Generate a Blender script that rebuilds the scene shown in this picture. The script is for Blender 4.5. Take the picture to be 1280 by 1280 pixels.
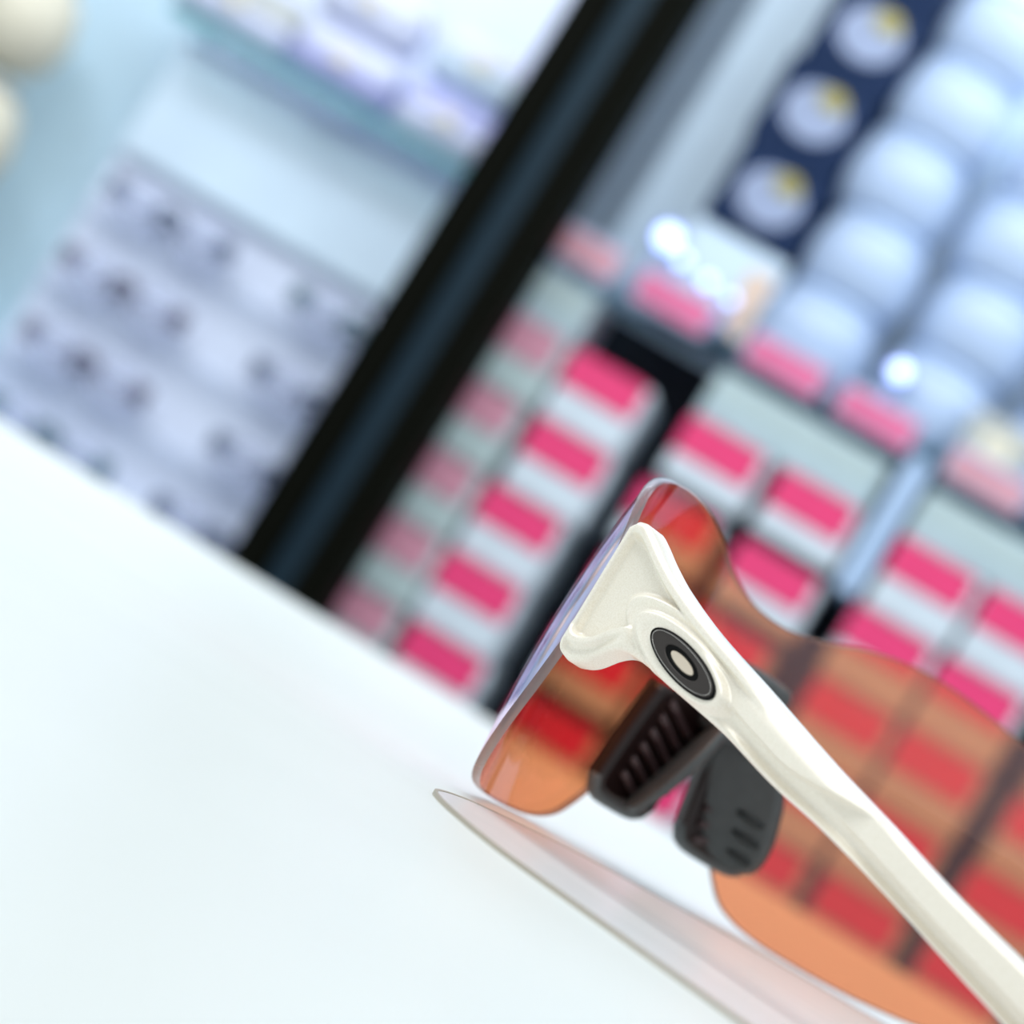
import bpy, bmesh, math, random
from mathutils import Vector, Matrix
random.seed(7)
for o in list(bpy.data.objects):
    bpy.data.objects.remove(o)
scene = bpy.context.scene
COL = scene.collection

# ------------------------------------------------------------------ camera
FPX = 2956.0                      # focal length in pixels of the 1280 px frame
ROLL = math.radians(31.5)
PITCH = math.atan(180.0 / FPX)
CAM = Vector((0, 0, 0.0176))
cam_data = bpy.data.cameras.new('camera')
cam = bpy.data.objects.new('camera', cam_data)
COL.objects.link(cam)
cam_data.sensor_width = 36
cam_data.lens = FPX / 1280 * 36
cam_data.clip_start = 0.005
cam_data.clip_end = 50
cam_data.dof.use_dof = True
cam_data.dof.focus_distance = 0.315
cam_data.dof.aperture_fstop = 16.5
fw = Vector((0, math.cos(PITCH), math.sin(PITCH)))
up0 = Vector((0, -math.sin(PITCH), math.cos(PITCH)))
rt0 = Vector((1, 0, 0))
rt = rt0 * math.cos(ROLL) + up0 * math.sin(ROLL)
upv = up0 * math.cos(ROLL) - rt0 * math.sin(ROLL)
cam.matrix_world = Matrix(((rt.x, upv.x, -fw.x, CAM.x), (rt.y, upv.y, -fw.y, CAM.y), (rt.z, upv.z, -fw.z, CAM.z), (0, 0, 0, 1)))
scene.camera = cam

# ------------------------------------------------------------------ world, lights, exposure
world = bpy.data.worlds.new('shop_light')
scene.world = world
world.use_nodes = True
bg = world.node_tree.nodes['Background']
bg.inputs[0].default_value = (0.90, 0.965, 1.0, 1)
bg.inputs[1].default_value = 0.55


def area(name, loc, target, size, energy, color):
    l = bpy.data.lights.new(name, 'AREA')
    l.shape = 'RECTANGLE'
    l.size, l.size_y = size
    l.energy = energy
    l.color = color
    o = bpy.data.objects.new(name, l)
    o.location = loc
    o.rotation_euler = (Vector(target) - Vector(loc)).to_track_quat('-Z', 'Y').to_euler()
    COL.objects.link(o)


area('ceiling_light_counter', (-0.55, -0.10, 1.45), (0.0, 0.4, 0), (1.5, 1.0), 14.5, (0.97, 1.0, 0.985))
area('ceiling_light_cabinets', (0.42, 0.95, 1.25), (0.1, 2.0, 0.35), (1.4, 0.4), 11.5, (0.82, 0.90, 1.0))
area('ceiling_light_spectacles', (-1.15, 0.95, 1.25), (-0.35, 2.0, 0.2), (0.5, 0.4), 8.5, (0.82, 0.89, 1.0))  # lamp added only to brighten the spectacle rack
# unseen lamps added to lift the shade on the cabinet backs
area('cabinet_strip_light_cartons', (0.40, 1.86, 0.93), (0.42, 1.95, 0.3), (0.95, 0.06), 1.7, (0.80, 0.89, 1.0))
area('cabinet_strip_light_spectacles', (-0.38, 1.94, 0.90), (-0.35, 2.09, 0.3), (0.5, 0.06), 0.8, (0.82, 0.88, 1.0))
scene.view_settings.view_transform = 'Standard'
scene.view_settings.look = 'None'
scene.view_settings.gamma = 1
scene.view_settings.use_curve_mapping = False
scene.view_settings.exposure = 0.13

# ------------------------------------------------------------------ helpers


def mat(name, color, rough=0.5, metallic=0.0, spec=0.5, coat=0.0, noise=0.04, scale=60, emit=None, alpha=1.0, bump=0.0, trans=0.0):
    m = bpy.data.materials.new(name)
    m.use_nodes = True
    nt = m.node_tree
    b = nt.nodes['Principled BSDF']
    b.inputs['Roughness'].default_value = rough
    b.inputs['Metallic'].default_value = metallic
    b.inputs['Specular IOR Level'].default_value = spec
    b.inputs['Coat Weight'].default_value = coat
    b.inputs['Alpha'].default_value = alpha
    b.inputs['Transmission Weight'].default_value = trans
    tc = nt.nodes.new('ShaderNodeTexCoord')
    nz = nt.nodes.new('ShaderNodeTexNoise')
    nz.inputs['Scale'].default_value = scale
    nz.inputs['Detail'].default_value = 4
    nt.links.new(tc.outputs['Object'], nz.inputs['Vector'])
    rp = nt.nodes.new('ShaderNodeValToRGB')
    rp.color_ramp.elements[0].position = 0.3
    rp.color_ramp.elements[1].position = 0.7
    rp.color_ramp.elements[0].color = tuple(max(0, c * (1 - noise)) for c in color) + (1,)
    rp.color_ramp.elements[1].color = tuple(min(1, c * (1 + noise)) for c in color) + (1,)
    nt.links.new(nz.outputs['Fac'], rp.inputs['Fac'])
    nt.links.new(rp.outputs['Color'], b.inputs['Base Color'])
    if bump:
        bp = nt.nodes.new('ShaderNodeBump')
        bp.inputs['Strength'].default_value = bump
        bp.inputs['Distance'].default_value = 0.0005
        nt.links.new(nz.outputs['Fac'], bp.inputs['Height'])
        nt.links.new(bp.outputs['Normal'], b.inputs['Normal'])
    if emit:
        b.inputs['Emission Color'].default_value = tuple(emit[:3]) + (1,)
        b.inputs['Emission Strength'].default_value = emit[3]
    return m


def mesh_obj(name, bm, material, parent=None, smooth=False, matrix=None):
    me = bpy.data.meshes.new(name)
    bmesh.ops.recalc_face_normals(bm, faces=bm.faces)
    bm.to_mesh(me)
    bm.free()
    me.materials.append(material)
    if smooth:
        for p in me.polygons:
            p.use_smooth = True
    o = bpy.data.objects.new(name, me)
    COL.objects.link(o)
    if parent:
        o.parent = parent
    if matrix is not None:
        o.matrix_local = matrix
    return o


def tag(o, label, cat, group=None, kind=None):
    o['label'] = label
    o['category'] = cat
    if group:
        o['group'] = group
    if kind:
        o['kind'] = kind
    return o


def empty(name, loc=(0, 0, 0), rz=0.0):
    o = bpy.data.objects.new(name, None)
    o.empty_display_size = 0.02
    o.location = loc
    o.rotation_euler = (0, 0, rz)
    COL.objects.link(o)
    return o


def box(bm, x0, x1, y0, y1, z0, z1, bevel=0.0, seg=2):
    b2 = bmesh.new()
    bmesh.ops.create_cube(b2, size=1)
    for v in b2.verts:
        v.co = Vector(((x0 + x1) / 2 + v.co.x * (x1 - x0), (y0 + y1) / 2 + v.co.y * (y1 - y0), (z0 + z1) / 2 + v.co.z * (z1 - z0)))
    if bevel:
        bmesh.ops.bevel(b2, geom=list(b2.edges), offset=bevel, segments=seg, profile=0.5, affect='EDGES')
    me = bpy.data.meshes.new('tmp')
    b2.to_mesh(me)
    b2.free()
    bm.from_mesh(me)
    bpy.data.meshes.remove(me)
    return bm


def nbox(*a, **k):
    return box(bmesh.new(), *a, **k)


def lathe(prof, n=32, bm=None, origin=(0, 0, 0)):
    bm = bm or bmesh.new()
    rings = []
    ox, oy, oz = origin
    for r, z in prof:
        if r < 1e-6:
            rings.append([bm.verts.new((ox, oy, oz + z))])
        else:
            rings.append([bm.verts.new((ox + r * math.cos(2 * math.pi * i / n), oy + r * math.sin(2 * math.pi * i / n), oz + z)) for i in range(n)])
    for a, b in zip(rings, rings[1:]):
        for i in range(n):
            j = (i + 1) % n
            if len(a) == 1 and len(b) > 1:
                bm.faces.new((a[0], b[i], b[j]))
            elif len(b) == 1 and len(a) > 1:
                bm.faces.new((a[i], b[0], a[j]))
            elif len(a) > 1:
                bm.faces.new((a[i], b[i], b[j], a[j]))
    return bm


def tube(pts, r, n=8, bm=None, cap=True):
    bm = bm or bmesh.new()
    pts = [Vector(p) for p in pts]
    rings = []
    for i, p in enumerate(pts):
        d = (pts[min(i + 1, len(pts) - 1)] - pts[max(i - 1, 0)]).normalized()
        a = d.cross(Vector((0, 0, 1)))
        if a.length < 1e-3:
            a = d.cross(Vector((1, 0, 0)))
        a.normalize()
        b = d.cross(a)
        rr = r[i] if isinstance(r, (list, tuple)) else r
        rings.append([bm.verts.new(p + (a * math.cos(2 * math.pi * k / n) + b * math.sin(2 * math.pi * k / n)) * rr) for k in range(n)])
    for A, B in zip(rings, rings[1:]):
        for k in range(n):
            bm.faces.new((A[k], A[(k + 1) % n], B[(k + 1) % n], B[k]))
    if cap:
        bm.faces.new(rings[0][::-1])
        bm.faces.new(rings[-1])
    return bm


def ellipse_disc(cx, cz, rx, rz, y0, y1, n=28, bm=None):
    """flat elliptic plate standing in the xz plane between depths y0 and y1"""
    bm = bm or bmesh.new()
    A = [bm.verts.new((cx + rx * math.cos(2 * math.pi * i / n), y0, cz + rz * math.sin(2 * math.pi * i / n))) for i in range(n)]
    B = [bm.verts.new((v.co.x, y1, v.co.z)) for v in A]
    bm.faces.new(A)
    bm.faces.new(B[::-1])
    for i in range(n):
        j = (i + 1) % n
        bm.faces.new((A[i], B[i], B[j], A[j]))
    return bm


def prism(outline, z0, z1, bm=None):
    bm = bm or bmesh.new()
    A = [bm.verts.new((x, y, z0)) for x, y in outline]
    B = [bm.verts.new((x, y, z1)) for x, y in outline]
    bm.faces.new(A[::-1])
    bm.faces.new(B)
    for i in range(len(A)):
        j = (i + 1) % len(A)
        bm.faces.new((A[i], A[j], B[j], B[i]))
    return bm


def interp(tab, x):
    """smooth (Catmull-Rom, non uniform) interpolation through a table"""
    if x <= tab[0][0]:
        return tab[0][1]
    if x >= tab[-1][0]:
        return tab[-1][1]
    for i in range(len(tab) - 1):
        if tab[i][0] <= x <= tab[i + 1][0]:
            break
    x0, y0 = tab[i]
    x1, y1 = tab[i + 1]
    d = (y1 - y0) / (x1 - x0)
    m0 = d if i == 0 else (y1 - tab[i - 1][1]) / (x1 - tab[i - 1][0])
    m1 = d if i + 2 >= len(tab) else (tab[i + 2][1] - y0) / (tab[i + 2][0] - x0)
    h = x1 - x0
    t = (x - x0) / h
    return (2 * t**3 - 3 * t**2 + 1) * y0 + (t**3 - 2 * t**2 + t) * h * m0 + (-2 * t**3 + 3 * t**2) * y1 + (t**3 - t**2) * h * m1


def sst(a, b, x):
    t = min(1, max(0, (x - a) / (b - a)))
    return t * t * (3 - 2 * t)


def copy_tree(o, parent=None):
    c = o.copy()
    COL.objects.link(c)
    c.parent = parent
    for ch in list(o.children):
        copy_tree(ch, c)
    return c


# ------------------------------------------------------------------ materials
M = {}
M['counter'] = mat('counter_white', (0.80, 0.835, 0.805), 0.42, noise=0.015, scale=25)
M['counter_body'] = mat('counter_body', (0.7, 0.72, 0.72), 0.5)
M['mat'] = mat('mat_sheet', (0.80, 0.79, 0.785), 0.3, noise=0.02, scale=90)
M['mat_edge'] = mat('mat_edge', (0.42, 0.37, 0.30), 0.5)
M['pink'] = mat('carton_pink', (0.80, 0.035, 0.17), 0.5, noise=0.05)
M['carton'] = mat('carton_white', (0.62, 0.70, 0.76), 0.5, noise=0.05, scale=30)
M['pale_pink'] = mat('carton_pale_pink', (0.62, 0.27, 0.36), 0.5, noise=0.1)
M['sage'] = mat('carton_sage', (0.46, 0.57, 0.57), 0.5, noise=0.05)
M['teal_carton'] = mat('carton_teal_white', (0.44, 0.57, 0.61), 0.5, noise=0.06, scale=20)
M['dark'] = mat('cabinet_dark', (0.006, 0.012, 0.022), 0.5, spec=0.2)
M['panel'] = mat('panel_pale_blue', (0.66, 0.80, 0.93), 0.5, noise=0.10, scale=6)
M['panel_lav'] = mat('panel_lavender', (0.74, 0.80, 0.96), 0.5, noise=0.06, scale=9)
M['panel_teal'] = mat('panel_teal', (0.56, 0.74, 0.85), 0.5, noise=0.08, scale=8)
M['glass_edge'] = mat('glass_shelf_teal', (0.10, 0.27, 0.32), 0.15, noise=0.1)
M['glass_pale'] = mat('glass_shelf_pale', (0.16, 0.30, 0.38), 0.15, noise=0.1)
M['divider'] = mat('divider_blue', (0.46, 0.62, 0.85), 0.4)
M['black'] = mat('post_black', (0.0025, 0.003, 0.0015), 0.6, spec=0.04)
M['channel'] = mat('post_channel', (0.014, 0.034, 0.052), 0.4, metallic=0.2, spec=0.2)
M['navy'] = mat('navy_card', (0.004, 0.02, 0.07), 0.6, spec=0.2)
M['oval'] = mat('oval_label', (0.30, 0.36, 0.52), 0.5, noise=0.15, scale=50)
M['gold'] = mat('gold_emblem', (0.30, 0.26, 0.06), 0.4, metallic=0.3)
M['tub'] = mat('tub_pale', (0.46, 0.58, 0.78), 0.3, coat=0.0, noise=0.05, scale=20)
M['tub_lid'] = mat('tub_lid', (0.44, 0.57, 0.78), 0.4)
M['cream'] = mat('cream_glaze', (0.75, 0.70, 0.55), 0.4, noise=0.06)
M['cream_dark'] = mat('cream_lid', (0.45, 0.47, 0.44), 0.5)
M['warm_white'] = mat('warm_white_card', (0.60, 0.65, 0.60), 0.5)
M['tag'] = mat('price_tag_pink', (0.72, 0.14, 0.30), 0.5, noise=0.2, scale=40)
M['tag_pale'] = mat('price_tag_pale', (0.62, 0.30, 0.36), 0.5, noise=0.2, scale=40)
M['holder'] = mat('tag_holder', (0.45, 0.50, 0.66), 0.3)
M['led'] = mat('led_emitter', (0.8, 0.85, 1), 0.4, emit=(0.40, 0.53, 1.0, 3.0))  # glow standing in for specular glints, no real lamp
M['led_housing'] = mat('led_housing', (0.30, 0.38, 0.70), 0.4)  # body of the made-up glint pieces
M['peach'] = mat('peach_card', (0.75, 0.55, 0.42), 0.5)
M['case'] = mat('case_lavender_white', (0.68, 0.72, 0.90), 0.35, noise=0.06, scale=30)
M['case_violet'] = mat('case_violet', (0.50, 0.52, 0.85), 0.35)
M['ledge'] = mat('rack_ledge', (0.72, 0.78, 0.90), 0.3)
M['demo_lens'] = mat('demo_lens', (0.66, 0.72, 0.88), 0.15, coat=0.4)
M['spec_slate'] = mat('spectacle_slate', (0.07, 0.10, 0.18), 0.4)
M['spec_blue'] = mat('spectacle_blue', (0.09, 0.14, 0.33), 0.4)
M['spec_teal'] = mat('spectacle_teal', (0.05, 0.13, 0.17), 0.4)
M['spec_plum'] = mat('spectacle_plum', (0.10, 0.09, 0.15), 0.4)
M['floor'] = mat('floor_tile', (0.45, 0.46, 0.47), 0.4)
M['wall'] = mat('wall_paint', (0.6, 0.68, 0.75), 0.6)
M['rubber'] = mat('grey_rubber', (0.062, 0.072, 0.076), 0.45, noise=0.1, scale=400, bump=0.15)
M['rubber_light'] = mat('grey_rubber_light', (0.10, 0.115, 0.12), 0.5)
M['rubber_dark'] = mat('dark_rubber', (0.008, 0.012, 0.013), 0.5)
M['mount'] = mat('brown_mount', (0.012, 0.004, 0.004), 0.35)  # pad's reflection in the lens, put into a dark brown colour
M['rib'] = mat('brown_rib', (0.06, 0.035, 0.038), 0.35)  # pad ribs as they reflect in the lens, given as colour
M['edge'] = mat('lens_edge_grey', (0.17, 0.16, 0.165), 0.35, noise=0.1, scale=300)
M['icon'] = mat('emblem_gunmetal', (0.05, 0.043, 0.04), 0.45, metallic=0.3, spec=0.3)
M['icon_black'] = mat('emblem_black', (0.002, 0.002, 0.002), 0.3, spec=0.12)
M['icon_center'] = mat('emblem_pearl', (0.72, 0.62, 0.5), 0.35, metallic=0.3)
M['icon_rim'] = mat('emblem_bright_rim', (0.5, 0.48, 0.45), 0.25, metallic=0.8)


def pearl_material():
    m = mat('pearl_white', (0.80, 0.755, 0.66), 0.33, metallic=0.15, coat=0.35, noise=0.0)
    nt = m.node_tree
    b = nt.nodes['Principled BSDF']
    tc = nt.nodes.new('ShaderNodeTexCoord')
    vo = nt.nodes.new('ShaderNodeTexNoise')
    vo.inputs['Scale'].default_value = 5000
    vo.inputs['Detail'].default_value = 2
    nt.links.new(tc.outputs['Object'], vo.inputs['Vector'])
    rp = nt.nodes.new('ShaderNodeValToRGB')
    rp.color_ramp.elements[0].position = 0.35
    rp.color_ramp.elements[0].color = (0.89, 0.82, 0.695, 1)
    rp.color_ramp.elements[1].position = 0.62
    rp.color_ramp.elements[1].color = (0.97, 0.91, 0.80, 1)
    nt.links.new(vo.outputs['Fac'], rp.inputs['Fac'])
    nt.links.new(rp.outputs['Color'], b.inputs['Base Color'])
    bp = nt.nodes.new('ShaderNodeBump')
    bp.inputs['Strength'].default_value = 0.03
    bp.inputs['Distance'].default_value = 0.0001
    nt.links.new(vo.outputs['Fac'], bp.inputs['Height'])
    nt.links.new(bp.outputs['Normal'], b.inputs['Normal'])
    return m


def lens_material():
    m = bpy.data.materials.new('rose_tinted_lens')
    m.use_nodes = True
    nt = m.node_tree
    nt.nodes.clear()
    out = nt.nodes.new('ShaderNodeOutputMaterial')
    tr = nt.nodes.new('ShaderNodeBsdfTransparent')
    tr.inputs[0].default_value = (0.95, 0.56, 0.35, 1)        # two surfaces are crossed
    gl = nt.nodes.new('ShaderNodeBsdfGlossy')
    gl.inputs['Color'].default_value = (0.95, 0.82, 1.0, 1)
    gl.inputs['Roughness'].default_value = 0.03
    fr = nt.nodes.new('ShaderNodeFresnel')
    fr.inputs['IOR'].default_value = 1.45
    ad = nt.nodes.new('ShaderNodeMath')
    ad.operation = 'MULTIPLY_ADD'
    ad.inputs[1].default_value = 0.75
    ad.inputs[2].default_value = 0.06
    nt.links.new(fr.outputs[0], ad.inputs[0])
    mx = nt.nodes.new('ShaderNodeMixShader')
    nt.links.new(ad.outputs[0], mx.inputs[0])
    nt.links.new(tr.outputs[0], mx.inputs[1])
    nt.links.new(gl.outputs[0], mx.inputs[2])
    nt.links.new(mx.outputs[0], out.inputs[0])
    return m


def see_through(name, color, tint, fac):
    m = mat(name, color, 0.2)
    nt = m.node_tree
    b = nt.nodes['Principled BSDF']
    out = nt.nodes['Material Output']
    tr = nt.nodes.new('ShaderNodeBsdfTransparent')
    tr.inputs[0].default_value = tuple(tint) + (1,)
    mx = nt.nodes.new('ShaderNodeMixShader')
    mx.inputs[0].default_value = fac
    nt.links.new(tr.outputs[0], mx.inputs[1])
    nt.links.new(b.outputs[0], mx.inputs[2])
    nt.links.new(mx.outputs[0], out.inputs[0])
    return m


M['glass_edge'] = see_through('glass_shelf_teal', (0.14, 0.36, 0.40), (0.82, 0.95, 0.95), 0.8)
M['glass_clear'] = see_through('glass_shelf_clear', (0.35, 0.55, 0.60), (0.93, 0.98, 0.98), 0.12)
M['glass_pale'] = see_through('glass_shelf_pale', (0.16, 0.30, 0.38), (0.88, 0.96, 1.0), 0.3)
M['demo_lens'] = see_through('demo_lens_clear', (0.70, 0.76, 0.92), (0.95, 0.96, 1.0), 0.28)
M['ledge_clear'] = see_through('rack_ledge_clear', (0.72, 0.78, 0.90), (0.96, 0.98, 1.0), 0.22)
M['edge'] = see_through('lens_edge_grey', (0.20, 0.185, 0.19), (0.95, 0.70, 0.62), 0.75)
M['pearl'] = pearl_material()
M['lens'] = lens_material()

# ------------------------------------------------------------------ setting: floor, wall, counter
PSI = math.radians(10)
WALL_O = Vector((0, 2.0, 0))
WALL_RZ = -PSI        # wall-local: x along the wall to the right, y away from the camera, z up


def W(x, y, z):
    return WALL_O + Vector((x * math.cos(PSI) + y * math.sin(PSI), -x * math.sin(PSI) + y * math.cos(PSI), z))


fl = mesh_obj('floor', nbox(-3, 3, -1.5, 4, -0.94, -0.90), M['floor'])
fl['kind'] = 'structure'
wl = mesh_obj('wall_back', nbox(-2.2, 2.2, 0.36, 0.42, -0.90, 1.9), M['wall'])
wl.location = WALL_O
wl.rotation_euler = (0, 0, WALL_RZ)
wl['kind'] = 'structure'

ct = tag(empty('counter', (0, 0.3, -0.90)), 'smooth white shop counter that the sunglasses stand on', 'counter')
mesh_obj('worktop', nbox(-1.1, 1.1, -0.65, 0.629, 0.86, 0.90, bevel=0.003), M['counter'], ct)
mesh_obj('body', nbox(-1.06, 1.06, -0.6, 0.58, 0.0, 0.86), M['counter_body'], ct)

# ------------------------------------------------------------------ cabinets behind the counter
BASE = -0.047
for u0, u1, y0, hgt, mm, lab in [(-0.065, 0.90, -0.07, 0.853, 'dark', 'dark base unit under the stacks of pink labelled cartons'),
                                 (-0.488, -0.165, -0.02, 0.84, 'ledge', 'pale base unit under the spectacle ledges'),
                                 (-0.86, -0.495, -0.06, 0.92, 'panel_teal', 'teal base unit that the cream jars stand on')]:
    b = tag(empty('base_unit', W((u0 + u1) / 2, 0, -0.90), WALL_RZ), lab, 'cabinet')
    hw = (u1 - u0) / 2
    mesh_obj('body', nbox(-hw, hw, y0, 0.30, 0.08, hgt - 0.02), M[mm], b)
    mesh_obj('top', nbox(-hw, hw, y0 - 0.005, 0.30, hgt - 0.02, hgt, bevel=0.002), M[mm], b)
    mesh_obj('plinth', nbox(-hw + 0.01, hw - 0.01, y0 + 0.03, 0.29, 0, 0.08), M['dark'], b)
cab = tag(empty('display_cabinet', W(0.30, 0, -0.90), WALL_RZ), 'display cabinet with dark lower bay and pale blue upper back, right of black post', 'cabinet')
ox = -0.30
mesh_obj('lower_back', nbox(-0.065 + ox, 0.90 + ox, 0.10, 0.115, BASE + 0.90, 1.245), M['dark'], cab)
mesh_obj('upper_back', nbox(-0.065 + ox, 0.90 + ox, 0.078, 0.093, 1.254, 2.0), M['panel'], cab)
mesh_obj('glass_shelf', nbox(-0.065 + ox, 0.90 + ox, -0.055, 0.078, 1.245, 1.254, bevel=0.001), M['glass_pale'], cab)
mesh_obj('divider', nbox(0.266 + ox, 0.284 + ox, -0.05, 0.10, 1.12, 1.245), M['divider'], cab)

cab2 = tag(empty('spectacle_cabinet', W(-0.33, 0, -0.90), WALL_RZ), 'pale lavender spectacle cabinet with ledges, left of black post', 'cabinet')
ox = 0.33
mesh_obj('back_panel', nbox(-0.49 + ox, -0.165 + ox, 0.05, 0.065, 0.84, 1.262), M['panel_lav'], cab2)
mesh_obj('upper_back', nbox(-0.49 + ox, -0.165 + ox, 0.10, 0.115, 1.272, 2.0), M['panel_lav'], cab2)
mesh_obj('glass_shelf', nbox(-0.49 + ox, -0.165 + ox, -0.027, 0.10, 1.264, 1.272), M['glass_clear'], cab2)
mesh_obj('shelf_front_edge', nbox(-0.49 + ox, -0.165 + ox, -0.030, -0.027, 1.261, 1.272, bevel=0.001), M['glass_edge'], cab2)
mesh_obj('header_panel', nbox(-0.488 + ox, -0.167 + ox, 0.035, 0.05, 1.142, 1.25, bevel=0.002), M['panel'], cab2)
ROWS = [0.208, 0.134, 0.060, -0.013]
for z in ROWS:
    mesh_obj('ledge', nbox(-0.488 + ox, -0.167 + ox, 0.018, 0.05, z - 0.0265 + 0.90, z - 0.024 + 0.90, bevel=0.001), M['ledge_clear'], cab2)

cab3 = tag(empty('side_cabinet', W(-0.65, 0, -0.90), WALL_RZ), 'pale teal side cabinet holding cream jars', 'cabinet')
ox = 0.65
mesh_obj('back_panel', nbox(-0.86 + ox, -0.495 + ox, 0.10, 0.115, 0.92, 2.0), M['panel_teal'], cab3)

post = tag(empty('cabinet_post', W(-0.117, -0.085, -0.90), WALL_RZ), 'tall black cabinet post with a steel blue groove down its middle', 'post')
mesh_obj('bar', nbox(-0.0475, -0.014, -0.02, 0.028, 0, 2.4, bevel=0.002), M['black'], post)
mesh_obj('bar', nbox(0.011, 0.0435, -0.02, 0.028, 0, 2.4, bevel=0.002), M['black'], post)
mesh_obj('groove_channel', nbox(-0.014, 0.011, -0.006, 0.026, 0, 2.4), M['channel'], post)

# ------------------------------------------------------------------ pink lidded cartons in columns


def carton(w, hgt, d, lidm, basem, band):
    r = empty('carton')
    mesh_obj('body', nbox(-w / 2, w / 2, -d / 2, d / 2, 0, hgt - 0.001, bevel=0.005), basem, r)
    mesh_obj('front_label', nbox(-w / 2 + 0.0005, w / 2 - 0.007, -d / 2 - 0.0012, -d / 2 + 0.02, hgt * 0.49, hgt - 0.002, bevel=0.001), lidm, r)
    mesh_obj('top_label', nbox(-w / 2 + 0.002, w / 2 - 0.011, -d / 2, d / 2 - 0.01, hgt - 0.0015, hgt - 0.0004), lidm, r)
    if band:
        mesh_obj('base_band', nbox(-w / 2 - 0.0006, w / 2 + 0.0006, -d / 2 - 0.0006, d / 2, 0, hgt * 0.16), M['dark'], r)
    return r


PITCHZ = 0.066
ORD = ['topmost', 'second from top', 'third from top', 'fourth from top', 'lowest']
cols = [(-0.060, 'pale', 'beside the black post', 'sage carton with faded pink label'),
        (0.022, 'pink', 'next to the faded pink stack', 'white carton with pink label'),
        (0.131, 'band', 'after the wide dark gap', 'white carton with pink label'),
        (0.219, 'band', 'just before the pale blue divider', 'white carton with pink label'),
        (0.327, 'pink', 'just after the pale blue divider', 'white carton with pink label'),
        (0.414, 'pink', 'second after the pale blue divider', 'white carton with pink label'),
        (0.515, 'pink', 'third after the pale blue divider', 'white carton with pink label')]
proto = {'pink': carton(0.077, PITCHZ, 0.10, M['pink'], M['carton'], False), 'pale': carton(0.077, PITCHZ, 0.10, M['pale_pink'], M['sage'], False), 'band': carton(0.077, PITCHZ, 0.10, M['pink'], M['carton'], True)}
usedp = set()
for (u, kind, where, what) in cols:
    for k in range(5):
        o = proto[kind] if kind not in usedp else copy_tree(proto[kind])
        usedp.add(kind)
        z = BASE + (4 - k) * PITCHZ
        o.location = W(u + random.uniform(-0.004, 0.004), random.uniform(0, 0.004), z)
        o.rotation_euler = (0, 0, WALL_RZ + random.uniform(-0.02, 0.02))
        tag(o, '%s, %s, stack %s' % (what, ORD[k], where), 'carton', 'labelled cartons in the dark bay')

for (u0, u1, hh, lab) in [(-0.098, -0.022, 0.046, 'pale teal carton lying on the faded pink stack'),
                          (0.095, 0.256, 0.046, 'long pale teal carton lying across two stacks before the divider'),
                          (0.291, 0.552, 0.046, 'longest pale teal carton lying across the stacks after the divider')]:
    r = empty('long_carton', W((u0 + u1) / 2, 0, BASE + 5 * PITCHZ), WALL_RZ)
    w = (u1 - u0) / 2
    mesh_obj('body', nbox(-w, w, -0.045, 0.045, 0, hh, bevel=0.003), M['teal_carton'], r)
    mesh_obj('flap', nbox(-w + 0.004, w - 0.004, -0.0465, -0.045, hh * 0.45, hh - 0.004), M['sage'], r)
    tag(r, lab, 'carton')

# price tags on the shelf front
for u, m, lab in [(-0.055, 'tag_pale', 'faded pink price tag on glass shelf beside the black post'),
                  (0.034, 'tag', 'pink price tag on glass shelf under the navy boxes'),
                  (0.140, 'tag', 'pink price tag on glass shelf under the first tub stack'),
                  (0.226, 'tag', 'pink price tag on glass shelf under a single lit spotlight'),
                  (0.328, 'tag_pale', 'faded pink price tag on glass shelf under the beige box')]:
    r = empty('price_tag', W(u, -0.055, 0.339), WALL_RZ)
    mesh_obj('holder', nbox(-0.036, 0.036, -0.003, 0.0, 0, 0.032, bevel=0.001), M['holder'], r)
    mesh_obj('card', nbox(-0.033, 0.033, -0.004, -0.003, 0.003, 0.027), M[m], r)
    tag(r, lab, 'price tag', 'price tags along the glass shelf')

# navy boxes on a pale riser
SH = 0.354
r = tag(empty('riser', W(0.050, 0.02, SH), WALL_RZ), 'pale blue riser block carrying the navy boxes', 'riser')
mesh_obj('block', nbox(-0.046, 0.046, -0.035, 0.05, 0, 0.084, bevel=0.004), M['panel'], r)
mesh_obj('front_plate', nbox(-0.040, 0.040, -0.037, -0.035, 0.01, 0.074), M['panel'], r)


def navy_box():
    r = empty('navy_box')
    mesh_obj('body', nbox(-0.044, 0.044, -0.04, 0.05, 0, 0.0815, bevel=0.003), M['navy'], r)
    mesh_obj('oval_label', ellipse_disc(0.0, 0.040, 0.029, 0.025, -0.0415, -0.04), M['oval'], r)
    mesh_obj('gold_emblem', ellipse_disc(0.008, 0.056, 0.012, 0.010, -0.043, -0.0415), M['gold'], r)
    return r


nb = navy_box()
for k in range(4):
    o = nb if k == 0 else copy_tree(nb)
    o.location = W(0.050 + (0.001, -0.002, 0.002, 0)[k], 0.02, SH + 0.084 + 0.082 * k)
    o.rotation_euler = (0, 0, WALL_RZ + 0.02 * (-1)**k)
    tag(o, 'navy blue box with pale oval label and gold emblem, %s its stack' % ('bottom of', 'second from bottom of', 'third from bottom of', 'top of')[k], 'box', 'navy boxes on the glass shelf')


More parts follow.
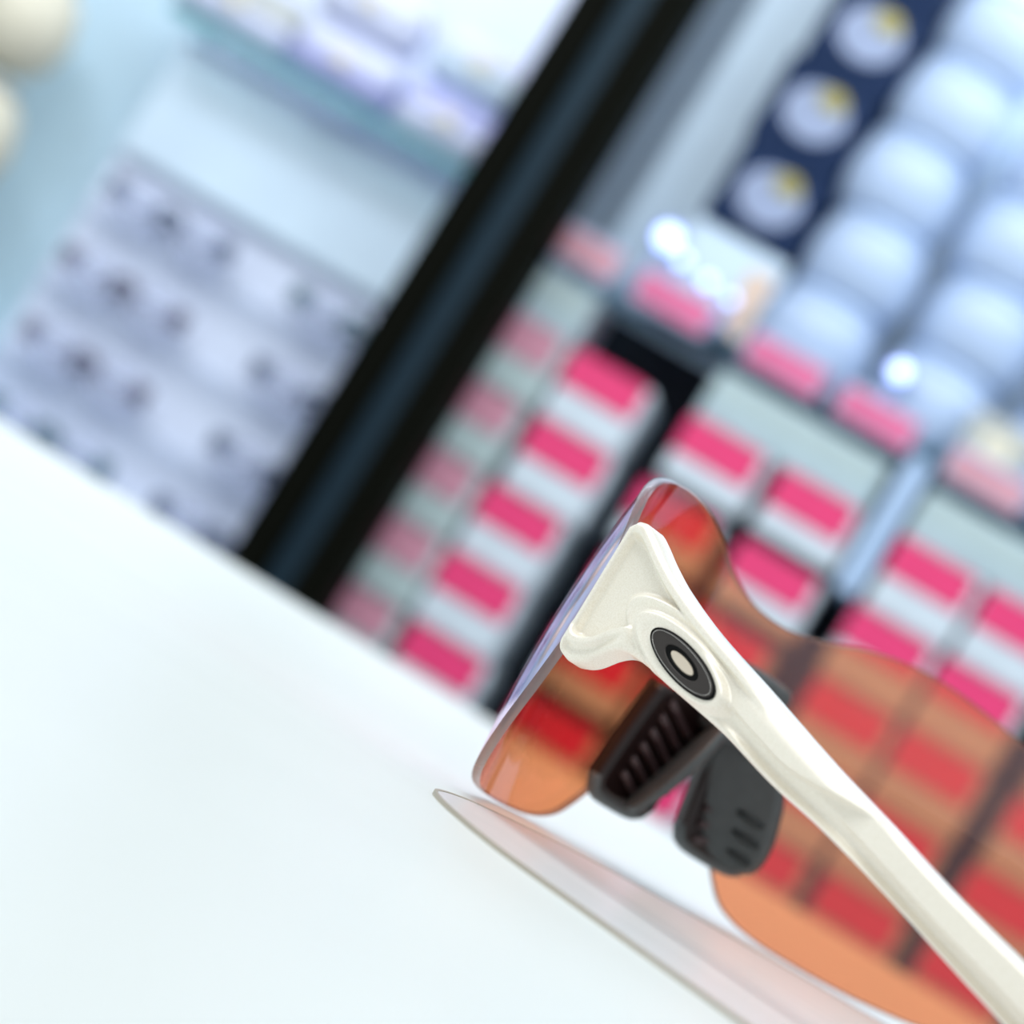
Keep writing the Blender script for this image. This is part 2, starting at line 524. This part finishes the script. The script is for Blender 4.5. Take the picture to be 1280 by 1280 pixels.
# round pale tubs in stacks
def tub():
    r = empty('tub')
    mesh_obj('body', lathe([(0, 0), (0.036, 0), (0.044, 0.006), (0.0485, 0.022), (0.050, 0.037), (0.0485, 0.052), (0.045, 0.064), (0, 0.064)], 40), M['tub'], r, smooth=True)
    mesh_obj('lid', lathe([(0, 0.064), (0.044, 0.064), (0.0455, 0.067), (0.0445, 0.073), (0.041, 0.0748), (0, 0.0748)], 40), M['tub_lid'], r, smooth=True)
    return r


tb = tub()
first = True
for u, yy, n, where in [(0.145, 0.0, 5, 'next to the navy boxes'), (0.254, 0.01, 4, 'behind a single lit spotlight'), (0.365, 0.02, 3, 'by the beige box')]:
    for k in range(n):
        o = tb if first else copy_tree(tb)
        first = False
        o.location = W(u + 0.004 * math.sin(k * 2.1), yy, SH + 0.075 * k)
        nm = ['bottom', 'second from bottom', 'third from bottom', 'fourth from bottom', 'top']
        tag(o, 'round pale blue tub, %s of the stack %s' % (nm[k] if k < n - 1 else 'top', where), 'tub', 'stacked tubs on the glass shelf')

r = tag(empty('beige_box', W(0.315, -0.035, SH), WALL_RZ), 'small beige box on glass shelf with a cream round seal', 'box')
mesh_obj('body', nbox(-0.024, 0.034, -0.012, 0.012, 0, 0.052, bevel=0.003), M['cream_dark'], r)
mesh_obj('seal', ellipse_disc(0.006, 0.027, 0.014, 0.014, -0.0135, -0.012), M['cream'], r)
r = tag(empty('peach_card', W(0.083, -0.033, SH), WALL_RZ), 'small peach card standing on glass shelf below the navy boxes', 'card')
mesh_obj('panel', nbox(-0.011, 0.011, -0.001, 0.001, 0, 0.062), M['peach'], r)
mesh_obj('foot', nbox(-0.011, 0.011, -0.006, 0.008, 0, 0.002), M['peach'], r)

# made-up emissive stand-ins for specular glints on the shelf items


def add_glint(u, z, rad, lab, tilt=0.0):
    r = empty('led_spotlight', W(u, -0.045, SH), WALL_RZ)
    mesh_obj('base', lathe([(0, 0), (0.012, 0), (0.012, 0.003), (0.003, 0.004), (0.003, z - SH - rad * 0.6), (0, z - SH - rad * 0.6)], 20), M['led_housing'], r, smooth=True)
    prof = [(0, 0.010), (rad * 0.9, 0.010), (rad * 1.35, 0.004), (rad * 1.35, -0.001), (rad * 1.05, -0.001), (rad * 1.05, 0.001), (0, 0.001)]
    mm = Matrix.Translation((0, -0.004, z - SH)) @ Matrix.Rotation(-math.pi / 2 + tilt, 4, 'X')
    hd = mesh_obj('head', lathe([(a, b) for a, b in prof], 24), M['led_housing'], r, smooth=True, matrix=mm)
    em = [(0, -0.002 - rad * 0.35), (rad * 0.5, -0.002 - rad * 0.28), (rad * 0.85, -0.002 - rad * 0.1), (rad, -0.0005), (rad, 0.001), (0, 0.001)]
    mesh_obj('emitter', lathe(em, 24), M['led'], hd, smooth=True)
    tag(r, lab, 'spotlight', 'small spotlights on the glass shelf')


add_glint(0.000, 0.400, 0.0095, 'largest bright blue-white spotlight on glass shelf beside the navy boxes')
add_glint(0.020, 0.390, 0.005, 'small spotlight just beside the largest spotlight')
add_glint(0.048, 0.384, 0.005, 'small spotlight in front of the pale riser block')
add_glint(0.072, 0.381, 0.004, 'smallest spotlight in front of the pale riser block, by the peach card')
add_glint(0.222, 0.398, 0.0075, 'single lit spotlight standing apart between two tub stacks')

# ------------------------------------------------------------------ rimless spectacles on the ledges


def spectacles(m):
    r = empty('spectacles')
    for s in (-1, 1):
        bm = bmesh.new()
        n = 20
        pts = []
        for i in range(n):
            a = 2 * math.pi * i / n
            ca, sa = math.cos(a), math.sin(a)
            pts.append((s * 0.034 + 0.024 * math.copysign(abs(ca)**0.6, ca), 0.018 * math.copysign(abs(sa)**0.6, sa)))
        A = [bm.verts.new((x, -0.0008, z + 0.019)) for x, z in pts]
        B = [bm.verts.new((x, 0.0008, z + 0.019)) for x, z in pts]
        bm.faces.new(A)
        bm.faces.new(B[::-1])
        for i in range(n):
            j = (i + 1) % n
            bm.faces.new((A[i], B[i], B[j], A[j]))
        mesh_obj('lens', bm, M['demo_lens'], r)
        mesh_obj('end_piece', nbox(min(s * 0.050, s * 0.067), max(s * 0.050, s * 0.067), -0.004, 0.004, 0.016, 0.034, bevel=0.002), m, r)
        mesh_obj('temple', tube([(s * 0.065, 0.003, 0.027), (s * 0.062, 0.012, 0.025), (s * 0.02, 0.016, 0.022), (-s * 0.04, 0.018 + 0.004 * s, 0.018)], 0.0022), m, r)
        mesh_obj('nose_pad', lathe([(0, -0.006), (0.003, -0.004), (0.0035, 0), (0.003, 0.004), (0, 0.006)], 10, origin=(s * 0.008, 0.004, 0.016)), m, r, smooth=True)
    mesh_obj('bridge', tube([(-0.014, -0.001, 0.024), (-0.008, -0.002, 0.029), (0, -0.003, 0.031), (0.008, -0.002, 0.029), (0.014, -0.001, 0.024)], 0.0045), m, r, smooth=True)
    return r


cn = {'spec_slate': 'slate', 'spec_blue': 'blue', 'spec_teal': 'dark teal', 'spec_plum': 'dark plum'}
rown = ['top ledge', 'second ledge', 'third ledge', 'lowest ledge']
grid = [(-0.405, 0, 'spec_slate'), (-0.208, 0, 'spec_teal'), (-0.408, 1, 'spec_plum'), (-0.203, 1, 'spec_slate'),
        (-0.402, 2, 'spec_plum'), (-0.198, 2, 'spec_slate'), (-0.395, 3, 'spec_teal'), (-0.215, 3, 'spec_slate')]
sp = {}
for u, row, mk in grid:
    if mk in sp:
        o = copy_tree(sp[mk])
    else:
        o = sp[mk] = spectacles(M[mk])
    o.location = W(u, 0.024, ROWS[row] - 0.0235)
    o.rotation_euler = (0, 0, WALL_RZ + random.uniform(-0.04, 0.04))
    tag(o, '%s rimless spectacles on the %s, %s' % (cn[mk], rown[row], 'next to the black post' if u > -0.3 else 'farther from the black post'), 'spectacles', 'rimless spectacles on the ledges')

# spectacle cases on the glass shelf above


def case(w, m, m2):
    r = empty('spectacle_case')
    n = 12
    for nm, a0, a1, mm in (('lower_shell', math.pi, 2 * math.pi, m2), ('upper_shell', 0, math.pi, m)):
        bm = bmesh.new()
        rings = []
        for x, sc in [(-w, 0.55), (-w * 0.93, 0.85), (-w * 0.75, 1), (w * 0.75, 1), (w * 0.93, 0.85), (w, 0.55)]:
            rings.append([bm.verts.new((x, 0.03 * sc * math.cos(a0 + (a1 - a0) * i / n), 0.028 + 0.028 * sc * math.sin(a0 + (a1 - a0) * i / n))) for i in range(n + 1)])
        for A, B in zip(rings, rings[1:]):
            for i in range(n):
                bm.faces.new((A[i], A[i + 1], B[i + 1], B[i]))
            bm.faces.new((A[0], B[0], B[n], A[n]))
        bm.faces.new(rings[0])
        bm.faces.new(rings[-1][::-1])
        mesh_obj(nm, bm, mm, r, smooth=True)
    mesh_obj('clasp', nbox(-0.008, 0.008, -0.033, -0.028, 0.022, 0.036, bevel=0.001), M['cream'], r)
    return r


for u, yy, z, w, m, m2, lab in [(-0.445, 0.01, 0.372, 0.060, 'cream_dark', 'case', 'grey topped spectacle case on the teal glass shelf farthest from the post'),
                                (-0.330, 0.0, 0.372, 0.050, 'case', 'case_violet', 'white spectacle case with violet base on the teal glass shelf'),
                                (-0.225, 0.01, 0.372, 0.050, 'case_violet', 'case', 'violet topped spectacle case on the teal glass shelf near the post'),
                                (-0.335, 0.0, 0.428, 0.050, 'case', 'case', 'white spectacle case lying on the violet-based one'),
                                (-0.225, 0.01, 0.428, 0.048, 'case', 'panel', 'white spectacle case lying on the violet topped one')]:
    o = case(w, M[m], M[m2])
    o.location = W(u, yy, z)
    o.rotation_euler = (0, 0, WALL_RZ)
    tag(o, lab, 'spectacle case', 'spectacle cases on the teal shelf')

# cream jars in the side cabinet


def jar(sc):
    r = empty('cream_jar')
    mesh_obj('body', lathe([(0, 0), (0.03 * sc, 0), (0.05 * sc, 0.02 * sc), (0.056 * sc, 0.05 * sc), (0.046 * sc, 0.085 * sc), (0.03 * sc, 0.1 * sc), (0, 0.1 * sc)], 32), M['cream'], r, smooth=True)
    mesh_obj('lid', lathe([(0, 0.1 * sc), (0.033 * sc, 0.1 * sc), (0.033 * sc, 0.107 * sc), (0.01 * sc, 0.112 * sc), (0, 0.118 * sc)], 32), M['cream_dark'], r, smooth=True)
    return r


j = jar(0.95)
j.location = W(-0.605, 0.0, 0.02)
tag(j, 'cream lidded jar standing at the bottom of its stack', 'jar', 'cream jars')
for k, (lab, dx) in enumerate([('cream lidded jar second in its stack', -0.004), ('cream lidded jar topmost in its stack', -0.012)]):
    o = copy_tree(j)
    o.location = W(-0.605 + dx, 0.0, 0.02 + 0.1125 * (k + 1))
    tag(o, lab, 'jar', 'cream jars')

# ------------------------------------------------------------------ thin mat on the counter
G_RZ = math.radians(39.5)
AX = Vector((0.1036, 0.3361, 0))        # axis of the wrapped lens
MZ = 0.0005


def rounded_rect(x0, x1, y0, y1, r, n=10):
    pts = []
    for cx, cy, a0 in ((x1 - r, y1 - r, 0), (x0 + r, y1 - r, 90), (x0 + r, y0 + r, 180), (x1 - r, y0 + r, 270)):
        for i in range(n + 1):
            a = math.radians(a0 + 90 * i / n)
            pts.append((cx + r * math.cos(a), cy + r * math.sin(a)))
    return pts


mt = tag(empty('display_mat', AX, G_RZ), 'thin pale rounded mat lying under the sunglasses', 'mat')
mx0, mx1, my0, my1 = -0.105, 0.105, -0.095, 0.064
half = [(-105, -92), (-105, -30), (-105.5, 0), (-104, 10), (-100.5, 20), (-96, 29.5), (-90, 37.5), (-79, 46), (-67, 52.5), (-42, 61), (-20, 64.5)]
outl = []
for A, B, Cc, D in zip([half[0]] + half, half, half[1:], half[2:] + [half[-1]]):
    for i in range(6):
        t = i / 6
        outl.append(tuple(0.5 * (2 * b + (c - a) * t + (2 * a - 5 * b + 4 * c - d) * t * t + (3 * b - a - 3 * c + d) * t**3) / 1000 for a, b, c, d in zip(A, B, Cc, D)))
outl = outl + [(0, 0.0655)] + [(-x, y) for x, y in outl[::-1]]
outl = outl[::-1]


def scaled(k):
    return [(x * (1 - k / 0.1), y * (1 - k / 0.08)) for x, y in outl]


ol, il = scaled(0), scaled(0.0005)
mesh_obj('sheet', prism(il, 0.0, MZ), M['mat'], mt)
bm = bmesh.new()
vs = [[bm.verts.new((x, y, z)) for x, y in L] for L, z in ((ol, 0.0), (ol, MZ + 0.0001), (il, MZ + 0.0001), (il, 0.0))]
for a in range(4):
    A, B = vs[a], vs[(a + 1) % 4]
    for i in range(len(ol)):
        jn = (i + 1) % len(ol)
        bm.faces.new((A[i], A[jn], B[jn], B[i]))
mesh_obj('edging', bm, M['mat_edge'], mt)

# ------------------------------------------------------------------ the sunglasses
sg = tag(empty('sunglasses', (AX.x, AX.y, MZ), G_RZ), 'sports sunglasses with rose shield lens and pearl white temples on the counter', 'sunglasses')
R = 0.090
TH = 0.0014
ZT = [(0, 49.3), (3, 49.5), (6, 50.3), (10, 52.0), (14, 54.3), (20, 56.4), (25, 57.0), (30, 56.7), (36, 55.6), (42, 53.8), (48, 51.2), (54, 47.3), (58, 43.6), (62, 38)]
ZB = [(0, 24.5), (3, 23.6), (6.5, 20.5), (8.5, 16.5), (10, 12.2), (11.2, 8.6), (12.8, 5.6), (15, 2.7), (18, 1.0), (22, 0.15), (27, 0.0), (32, 0.2), (37, 0.8), (43, 2.1), (48, 4.4), (52, 7.6), (56, 12.5), (59.5, 18.5), (62, 26)]
NP, NZ = 180, 26


def lens_pt(phi, z, off):
    rad = R + off - (z - 0.027)**2 / 0.40
    a = math.radians(phi)
    return Vector((rad * math.sin(a), rad * math.cos(a), z))


bmF = bmesh.new()
bmE = bmesh.new()
surf = {}
for side in (1, -1):
    g = []
    for i in range(NP + 1):
        q = -1 + 2 * i / NP
        phi = 62 * math.copysign(1 - (1 - abs(q))**1.25, q)
        zt, zb = interp(ZT, abs(phi)) / 1000, interp(ZB, abs(phi)) / 1000
        g.append([lens_pt(phi, zb + (zt - zb) * k / NZ, side * TH / 2) for k in range(NZ + 1)])
    surf[side] = g
    vs = [[bmF.verts.new(p) for p in c] for c in g]
    for i in range(NP):
        for k in range(NZ):
            bmF.faces.new((vs[i][k], vs[i + 1][k], vs[i + 1][k + 1], vs[i][k + 1]))


def loop(side):
    g = surf[side]
    L = [g[i][0] for i in range(NP + 1)] + [g[NP][k] for k in range(1, NZ + 1)] + [g[i][NZ] for i in range(NP - 1, -1, -1)] + [g[0][k] for k in range(NZ - 1, 0, -1)]
    return L


Lo, Li = loop(1), loop(-1)
mid = [(a + b) / 2 for a, b in zip(Lo, Li)]
n = len(Lo)
rows = []
for f in (0, 0.33, 0.67, 1):
    ring = []
    for i in range(n):
        p = Lo[i].lerp(Li[i], f)
        tn = mid[(i + 1) % n] - mid[i - 1]
        nn = tn.cross(Lo[i] - Li[i])
        if nn.length > 1e-12:
            nn.normalize()
        ring.append(bmE.verts.new(p + nn * (0.0003 if f in (0.33, 0.67) else 0.0)))
    rows.append(ring)
for A, B in zip(rows, rows[1:]):
    for i in range(n):
        bmE.faces.new((A[i], A[(i + 1) % n], B[(i + 1) % n], B[i]))
me = bpy.data.meshes.new('lens')
bmF.to_mesh(me)
bmF.free()
me.materials.append(M['lens'])
for p in me.polygons:
    p.use_smooth = True
lens = bpy.data.objects.new('lens', me)
COL.objects.link(lens)
lens.parent = sg
lens['label'] = 'rose tinted wraparound shield lens'
mesh_obj('lens_edge', bmE, M['edge'], lens, smooth=True)

# --- temples: sculpted height field over (t along the arm, z up), millimetres
ZHI = [(8.6, 43.0), (9.6, 44.0), (11.5, 44.4), (13.3, 43.6), (16.5, 41.7), (20.9, 39.5), (29.2, 36.4), (40.1, 33.3), (54.9, 29.0), (65.8, 26.2), (78.0, 22.9), (90.9, 20.0), (105, 17.0), (118, 12.6), (126, 8.0), (131, 3.4)]
ZLO = [(8.6, 25.6), (9.2, 24.6), (10.6, 23.4), (12.5, 23.6), (14.3, 24.5), (16.5, 26.6), (18.5, 27.8), (20.5, 28.1), (24.5, 27.6), (32.2, 26.5), (39.1, 25.2), (49.3, 22.8), (58.6, 21.2), (71.2, 18.4), (83.1, 15.3), (91.3, 13.2), (105, 9.3), (118, 3.6), (124, 0.7), (131, 0.1)]
T_DIR = math.radians(316) - G_RZ
T_O = Vector((0.009, 0.324, 0)) - AX
T_O = Matrix.Rotation(-G_RZ, 3, 'Z') @ T_O
td = Vector((math.cos(T_DIR), math.sin(T_DIR), 0))
tn_ = Vector((math.sin(T_DIR), -math.cos(T_DIR), 0))     # outwards


def tpt(t, nv, z):
    inward = 0.0016 * max(0, t - 85)**2
    return T_O + td * (t / 1000) + tn_ * ((nv - inward) / 1000) + Vector((0, 0, z / 1000))


IC = (29.9, 30.35)
IA = math.radians(-15.0)


def icon_uv(t, z):
    a, b = t - IC[0], z - IC[1]
    return a * math.cos(IA) + b * math.sin(IA), -a * math.sin(IA) + b * math.cos(IA)


def height(t, z):
    zl, zh = interp(ZLO, t), interp(ZHI, t)
    wv = (z - zl) / max(1e-6, zh - zl)
    # arm
    c1 = 0.40 + 0.62 * sst(49, 72, t)
    low = 0.1 + 0.6 * math.exp(-((wv - 0.05) / 0.07)**2) - 0.5 * math.exp(-((wv - 0.22) / 0.12)**2)
    n2 = 0.1 + 2.3 * sst(57, 72, t)
    c2 = 0.40
    if wv > c1:
        arm = 2.1
    else:
        arm = low
    edge1 = sst(c1 - 0.035, c1 + 0.03, wv)
    upper = 2.5 - 1.6 * max(0, (wv - 0.62) / 0.38)**1.5
    second = low + (n2 - low) * sst(c2 - 0.04, c2 + 0.04, wv) * sst(56, 62, t)
    arm = second * (1 - edge1) + upper * edge1
    # bracket
    dtop = zh - z
    dlow = z - zl
    top = 2.0 * (1 - sst(1.5, 2.5, dtop))                       # bevelled upper band
    left = 1.3 * (1 - sst(1.0, 2.0, t - 8.6))
    lip = (1 - sst(3.3, 3.9, dlow)) * (1 - sst(18, 23, t))
    lipv = 2.0 * lip - 1.0 * (1 - sst(1.9, 2.3, dlow)) * (1 - sst(15, 19, t)) * sst(9.6, 10.6, t)
    br = 0.2 + max(top * sst(8.6, 10.6, t) if t < 10.6 else top, left, lipv * sst(8.6, 10.2, t) + 1.3 * lip * (1 - sst(8.6, 10.2, t)))
    u, v = icon_uv(t, z)
    e0 = math.sqrt((u / 16.0)**2 + ((v - 0.3) / 4.9)**2)
    br = max(br, 0.2 + 1.7 * (1 - sst(0.87, 1.0, e0)) * (1 - sst(30, 41, t)))
    e1 = math.sqrt(((u - 1.0) / 12.6)**2 + ((v + 0.1) / 3.7)**2)
    br += (1.0 - 0.35 * sst(0, 1, abs(v) / 4)) * (1 - sst(0.93, 1.0, e1)) * (1 - sst(31, 40, t)) - 0.3 * math.exp(-((e1 - 1.06) / 0.09)**2) * (1 - sst(25, 36, t)) * sst(0.3, 1.6, dlow)
    k = sst(33, 46, t)
    hgt = br * (1 - k) + arm * k
    e2 = math.sqrt((u / 8.3)**2 + (v / 2.85)**2)
    flat = 1 - sst(0.95, 1.15, e2)
    hgt = hgt * (1 - flat) + 2.6 * flat
    return hgt


def temple_mesh(mirror):
    bm = bmesh.new()
    ts = []
    t = 8.6
    while t < 104:
        ts.append(t)
        t += 0.14 if t < 24 else (0.25 if t < 75 else 0.6)
    NW = 64
    cols_o, cols_i = [], []
    for t in ts:
        zl, zh = interp(ZLO, t), interp(ZHI, t)
        co, ci = [], []
        for k in range(NW + 1):
            wv = 0.5 - 0.5 * math.cos(math.pi * k / NW)
            wv = 0.6 * wv + 0.4 * k / NW
            z = zl + (zh - zl) * wv
            d = min(z - zl, zh - z)
            d = min(d, (t - 8.6) * 1.2)
            rr = 1.1
            rnd = rr * (1 - math.sqrt(max(0, 1 - (1 - min(d, rr) / rr)**2)))
            hv = height(t, z)
            co.append(tpt(t, hv - rnd, z))
            ci.append(tpt(t, -3.2 + rnd * 0.9, z))
        cols_o.append(co)
        cols_i.append(ci)
    mir = -1 if mirror else 1

    def V(p):
        return bm.verts.new((p.x * mir, p.y, p.z))
    vo = [[V(p) for p in c] for c in cols_o]
    vi = [[V(p) for p in c] for c in cols_i]
    for i in range(len(ts) - 1):
        for k in range(NW):
            bm.faces.new((vo[i][k], vo[i + 1][k], vo[i + 1][k + 1], vo[i][k + 1]))
            bm.faces.new((vi[i][k + 1], vi[i + 1][k + 1], vi[i + 1][k], vi[i][k]))
        for k in (0, NW):
            bm.faces.new((vo[i][k], vi[i][k], vi[i + 1][k], vo[i + 1][k]))
    for i in (0, len(ts) - 1):
        for k in range(NW):
            bm.faces.new((vo[i][k], vo[i][k + 1], vi[i][k + 1], vi[i][k]))
    return bm


def ear_mesh(mirror):
    bm = bmesh.new()
    mir = -1 if mirror else 1
    rings = []
    for i in range(29):
        t = 101 + 30 * i / 28
        zl, zh = interp(ZLO, t), interp(ZHI, t)
        ext = 0.35 if t < 125 else 0.0
        zc, hz = (zl + zh) / 2, (zh - zl) / 2 + ext
        f = 1.0 if i < 26 else math.sqrt(max(0.05, 1 - ((i - 25) / 3.2)**2))
        ring = []
        for k in range(20):
            a = 2 * math.pi * k / 20
            p = tpt(t, -0.9 + 2.9 * f * math.cos(a), max(0.0, zc + hz * f * math.sin(a)))
            ring.append(bm.verts.new((p.x * mir, p.y, p.z)))
        rings.append(ring)
    for A, B in zip(rings, rings[1:]):
        for k in range(20):
            bm.faces.new((A[k], A[(k + 1) % 20], B[(k + 1) % 20], B[k]))
    bm.faces.new(rings[0][::-1])
    bm.faces.new(rings[-1])
    return bm


def emblem(mirror):
    mir = -1 if mirror else 1

    def ell(ru0, rv0, ru1, rv1, n0, n1, crown=0.0, nseg=64):
        bm = bmesh.new()

        def P(ru, rv, nv):
            out = []
            for i in range(nseg):
                a = 2 * math.pi * i / nseg
                u, v = 0.94 * ru * math.cos(a), 0.92 * rv * math.sin(a)
                tt = IC[0] + u * math.cos(IA) - v * math.sin(IA)
                zz = IC[1] + u * math.sin(IA) + v * math.cos(IA)
                p = tpt(tt, nv, zz)
                out.append(bm.verts.new((p.x * mir, p.y, p.z)))
            return out
        r = [P(ru1, rv1, n0), P(ru1, rv1, n1 - 0.12), P(ru1 - 0.12, rv1 - 0.12, n1)]
        if ru0 > 0:
            r += [P(ru0 + 0.12, rv0 + 0.12, n1), P(ru0, rv0, n1 - 0.12), P(ru0, rv0, n0)]
        else:
            r += [P(ru1 * 0.5, rv1 * 0.5, n1 + crown)]
        for A, B in zip(r, r[1:]):
            for i in range(nseg):
                jn = (i + 1) % nseg
                bm.faces.new((A[i], A[jn], B[jn], B[i]))
        if ru0 <= 0:
            bm.faces.new(r[-1])
        else:
            A, B = r[-1], r[0]
            for i in range(nseg):
                jn = (i + 1) % nseg
                bm.faces.new((A[i], A[jn], B[jn], B[i]))
        return bm
    pl = mesh_obj('emblem', ell(3.85, 1.3, 7.35, 2.25, 2.2, 3.05), M['icon'], sg)
    pl['label'] = 'dark gunmetal elliptical emblem'
    mesh_obj('emblem_outer_rim', ell(7.3, 2.2, 7.75, 2.5, 2.2, 2.95), M['icon_black'], pl)
    mesh_obj('emblem_bright_line', ell(6.95, 1.98, 7.12, 2.12, 2.4, 3.12), M['icon_rim'], pl)
    mesh_obj('emblem_inner_ring', ell(2.75, 0.82, 3.95, 1.38, 2.2, 2.95), M['icon_black'], pl)
    mesh_obj('emblem_center', ell(0, 0, 2.75, 0.82, 2.2, 2.9), M['icon_center'], pl)


def hinge_block(mirror):
    mir = -1 if mirror else 1
    bm = bmesh.new()
    prof = [(3.0, -8.0), (13, -8.0), (15, -3), (14, -0.8), (9.2, -0.8)]
    A, B = [], []
    for tt, nv in prof:
        p = tpt(tt, nv, 29.8)
        A.append(bm.verts.new((p.x * mir, p.y, p.z)))
        p = tpt(tt, nv, 37.5)
        B.append(bm.verts.new((p.x * mir, p.y, p.z)))
    bm.faces.new(A)
    bm.faces.new(B[::-1])
    for i in range(len(A)):
        jn = (i + 1) % len(A)
        bm.faces.new((A[i], B[i], B[jn], A[jn]))
    bmesh.ops.bevel(bm, geom=list(bm.edges), offset=0.0006, segments=2, affect='EDGES')
    return bm


for mirror in (False, True):
    tp = mesh_obj('temple', temple_mesh(mirror), M['pearl'], sg, smooth=True)
    tp['label'] = 'pearl white sculpted temple arm'
    mesh_obj('ear_sock', ear_mesh(mirror), M['rubber'], tp, smooth=True)
    mesh_obj('hinge_block', hinge_block(mirror), M['pearl'], tp)
    emblem(mirror)

# --- nose piece
nose = mesh_obj('nose_bridge', nbox(-0.0065, 0.0065, 0.0790, 0.0868, 0.0270, 0.0405, bevel=0.0022, seg=3), M['rubber'], sg, smooth=True)


def wing(s):
    bm = bmesh.new()
    NU, NV = 14, 22
    grids = []
    for off in (0.0, 0.0022):
        g = []
        for i in range(NU + 1):
            c = []
            q = i / NU
            for k in range(NV + 1):
                v = k / NV
                zz = 32.0 - 23.0 * v
                # rounded lower end
                wdt = 1.0 if v < 0.55 else math.sqrt(max(0.02, 1 - ((v - 0.55) / 0.46)**2.4))
                wdt *= 0.62 + 0.38 * sst(0.0, 0.45, v)
                uu = 0.5 + (q - 0.5) * wdt
                x = 1.0 + (25 - zz) * 0.45 + 8.0 * uu + 0.9 * math.sin(math.pi * uu)
                x = max(x, 0.6 + 2.5 * v)
                y = 86.0 - 11.5 * uu
                c.append(bm.verts.new((s * (x / 1000 + off), y / 1000, zz / 1000)))
            g.append(c)
        grids.append(g)
    a, b = grids
    for i in range(NU):
        for k in range(NV):
            bm.faces.new((a[i][k], a[i + 1][k], a[i + 1][k + 1], a[i][k + 1]))
            bm.faces.new((b[i][k], b[i + 1][k], b[i + 1][k + 1], b[i][k + 1]))
    for i in range(NU):
        for k in (0, NV):
            bm.faces.new((a[i][k], a[i + 1][k], b[i + 1][k], b[i][k]))
    for k in range(NV):
        for i in (0, NU):
            bm.faces.new((a[i][k], a[i][k + 1], b[i][k + 1], b[i][k]))
    return bm


for s in (-1, 1):
    wg = mesh_obj('nose_pad', wing(s), M['rubber'], sg, smooth=True)
    wg['label'] = 'grey rubber nose pad with dark slits'
    for zz in (18.3, 15.0, 11.7):                      # three slits near the trailing edge
        pts = []
        for uu in (0.50, 0.64, 0.78, 0.90):
            wdt = 1.0 if zz > 14 else 0.86
            u2 = 0.5 + (uu - 0.5) * wdt
            x = 1.0 + (25 - zz) * 0.45 + 8.0 * u2 + 0.9 * math.sin(math.pi * u2)
            pts.append((s * (x - 0.1) / 1000, (86.0 - 11.5 * u2) / 1000, (zz - 0.8 * (uu - 0.5)) / 1000))
        mesh_obj('slit', tube(pts, [0.0004, 0.0007, 0.0007, 0.0004], 8), M['rubber_dark'], wg, smooth=True)
    # lens reflection of the ribbed pad, built as a dark solid beside the notch
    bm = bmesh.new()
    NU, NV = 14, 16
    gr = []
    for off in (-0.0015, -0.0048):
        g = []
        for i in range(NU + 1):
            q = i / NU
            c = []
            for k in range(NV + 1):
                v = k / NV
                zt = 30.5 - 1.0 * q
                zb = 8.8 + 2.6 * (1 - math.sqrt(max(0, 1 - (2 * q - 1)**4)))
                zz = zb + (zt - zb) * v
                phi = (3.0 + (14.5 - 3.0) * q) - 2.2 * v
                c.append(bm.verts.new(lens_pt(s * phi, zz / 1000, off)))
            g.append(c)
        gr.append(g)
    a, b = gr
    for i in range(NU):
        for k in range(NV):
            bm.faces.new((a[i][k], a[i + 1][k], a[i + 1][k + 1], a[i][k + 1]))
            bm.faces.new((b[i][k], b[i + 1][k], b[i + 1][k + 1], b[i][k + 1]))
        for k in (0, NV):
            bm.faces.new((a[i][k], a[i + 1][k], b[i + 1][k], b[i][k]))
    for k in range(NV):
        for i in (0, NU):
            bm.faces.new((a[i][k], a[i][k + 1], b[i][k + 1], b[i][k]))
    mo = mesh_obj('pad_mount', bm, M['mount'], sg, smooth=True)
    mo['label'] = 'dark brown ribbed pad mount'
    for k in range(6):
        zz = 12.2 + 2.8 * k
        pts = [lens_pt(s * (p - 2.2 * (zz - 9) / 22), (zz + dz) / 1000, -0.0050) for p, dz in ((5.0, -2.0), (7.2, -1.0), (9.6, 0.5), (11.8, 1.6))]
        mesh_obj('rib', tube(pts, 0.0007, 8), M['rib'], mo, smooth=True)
    # grey lower edge of the pad, below the built reflection
    pts = [lens_pt(s * (3.0 + 11.5 * q), (8.7 + 2.8 * (1 - math.sqrt(max(0, 1 - (2 * q - 1)**4)))) / 1000, -0.0032) for q in [i / 12 for i in range(13)]]
    mesh_obj('lower_lip', tube(pts, 0.0014, 10), M['rubber_light'], mo, smooth=True)
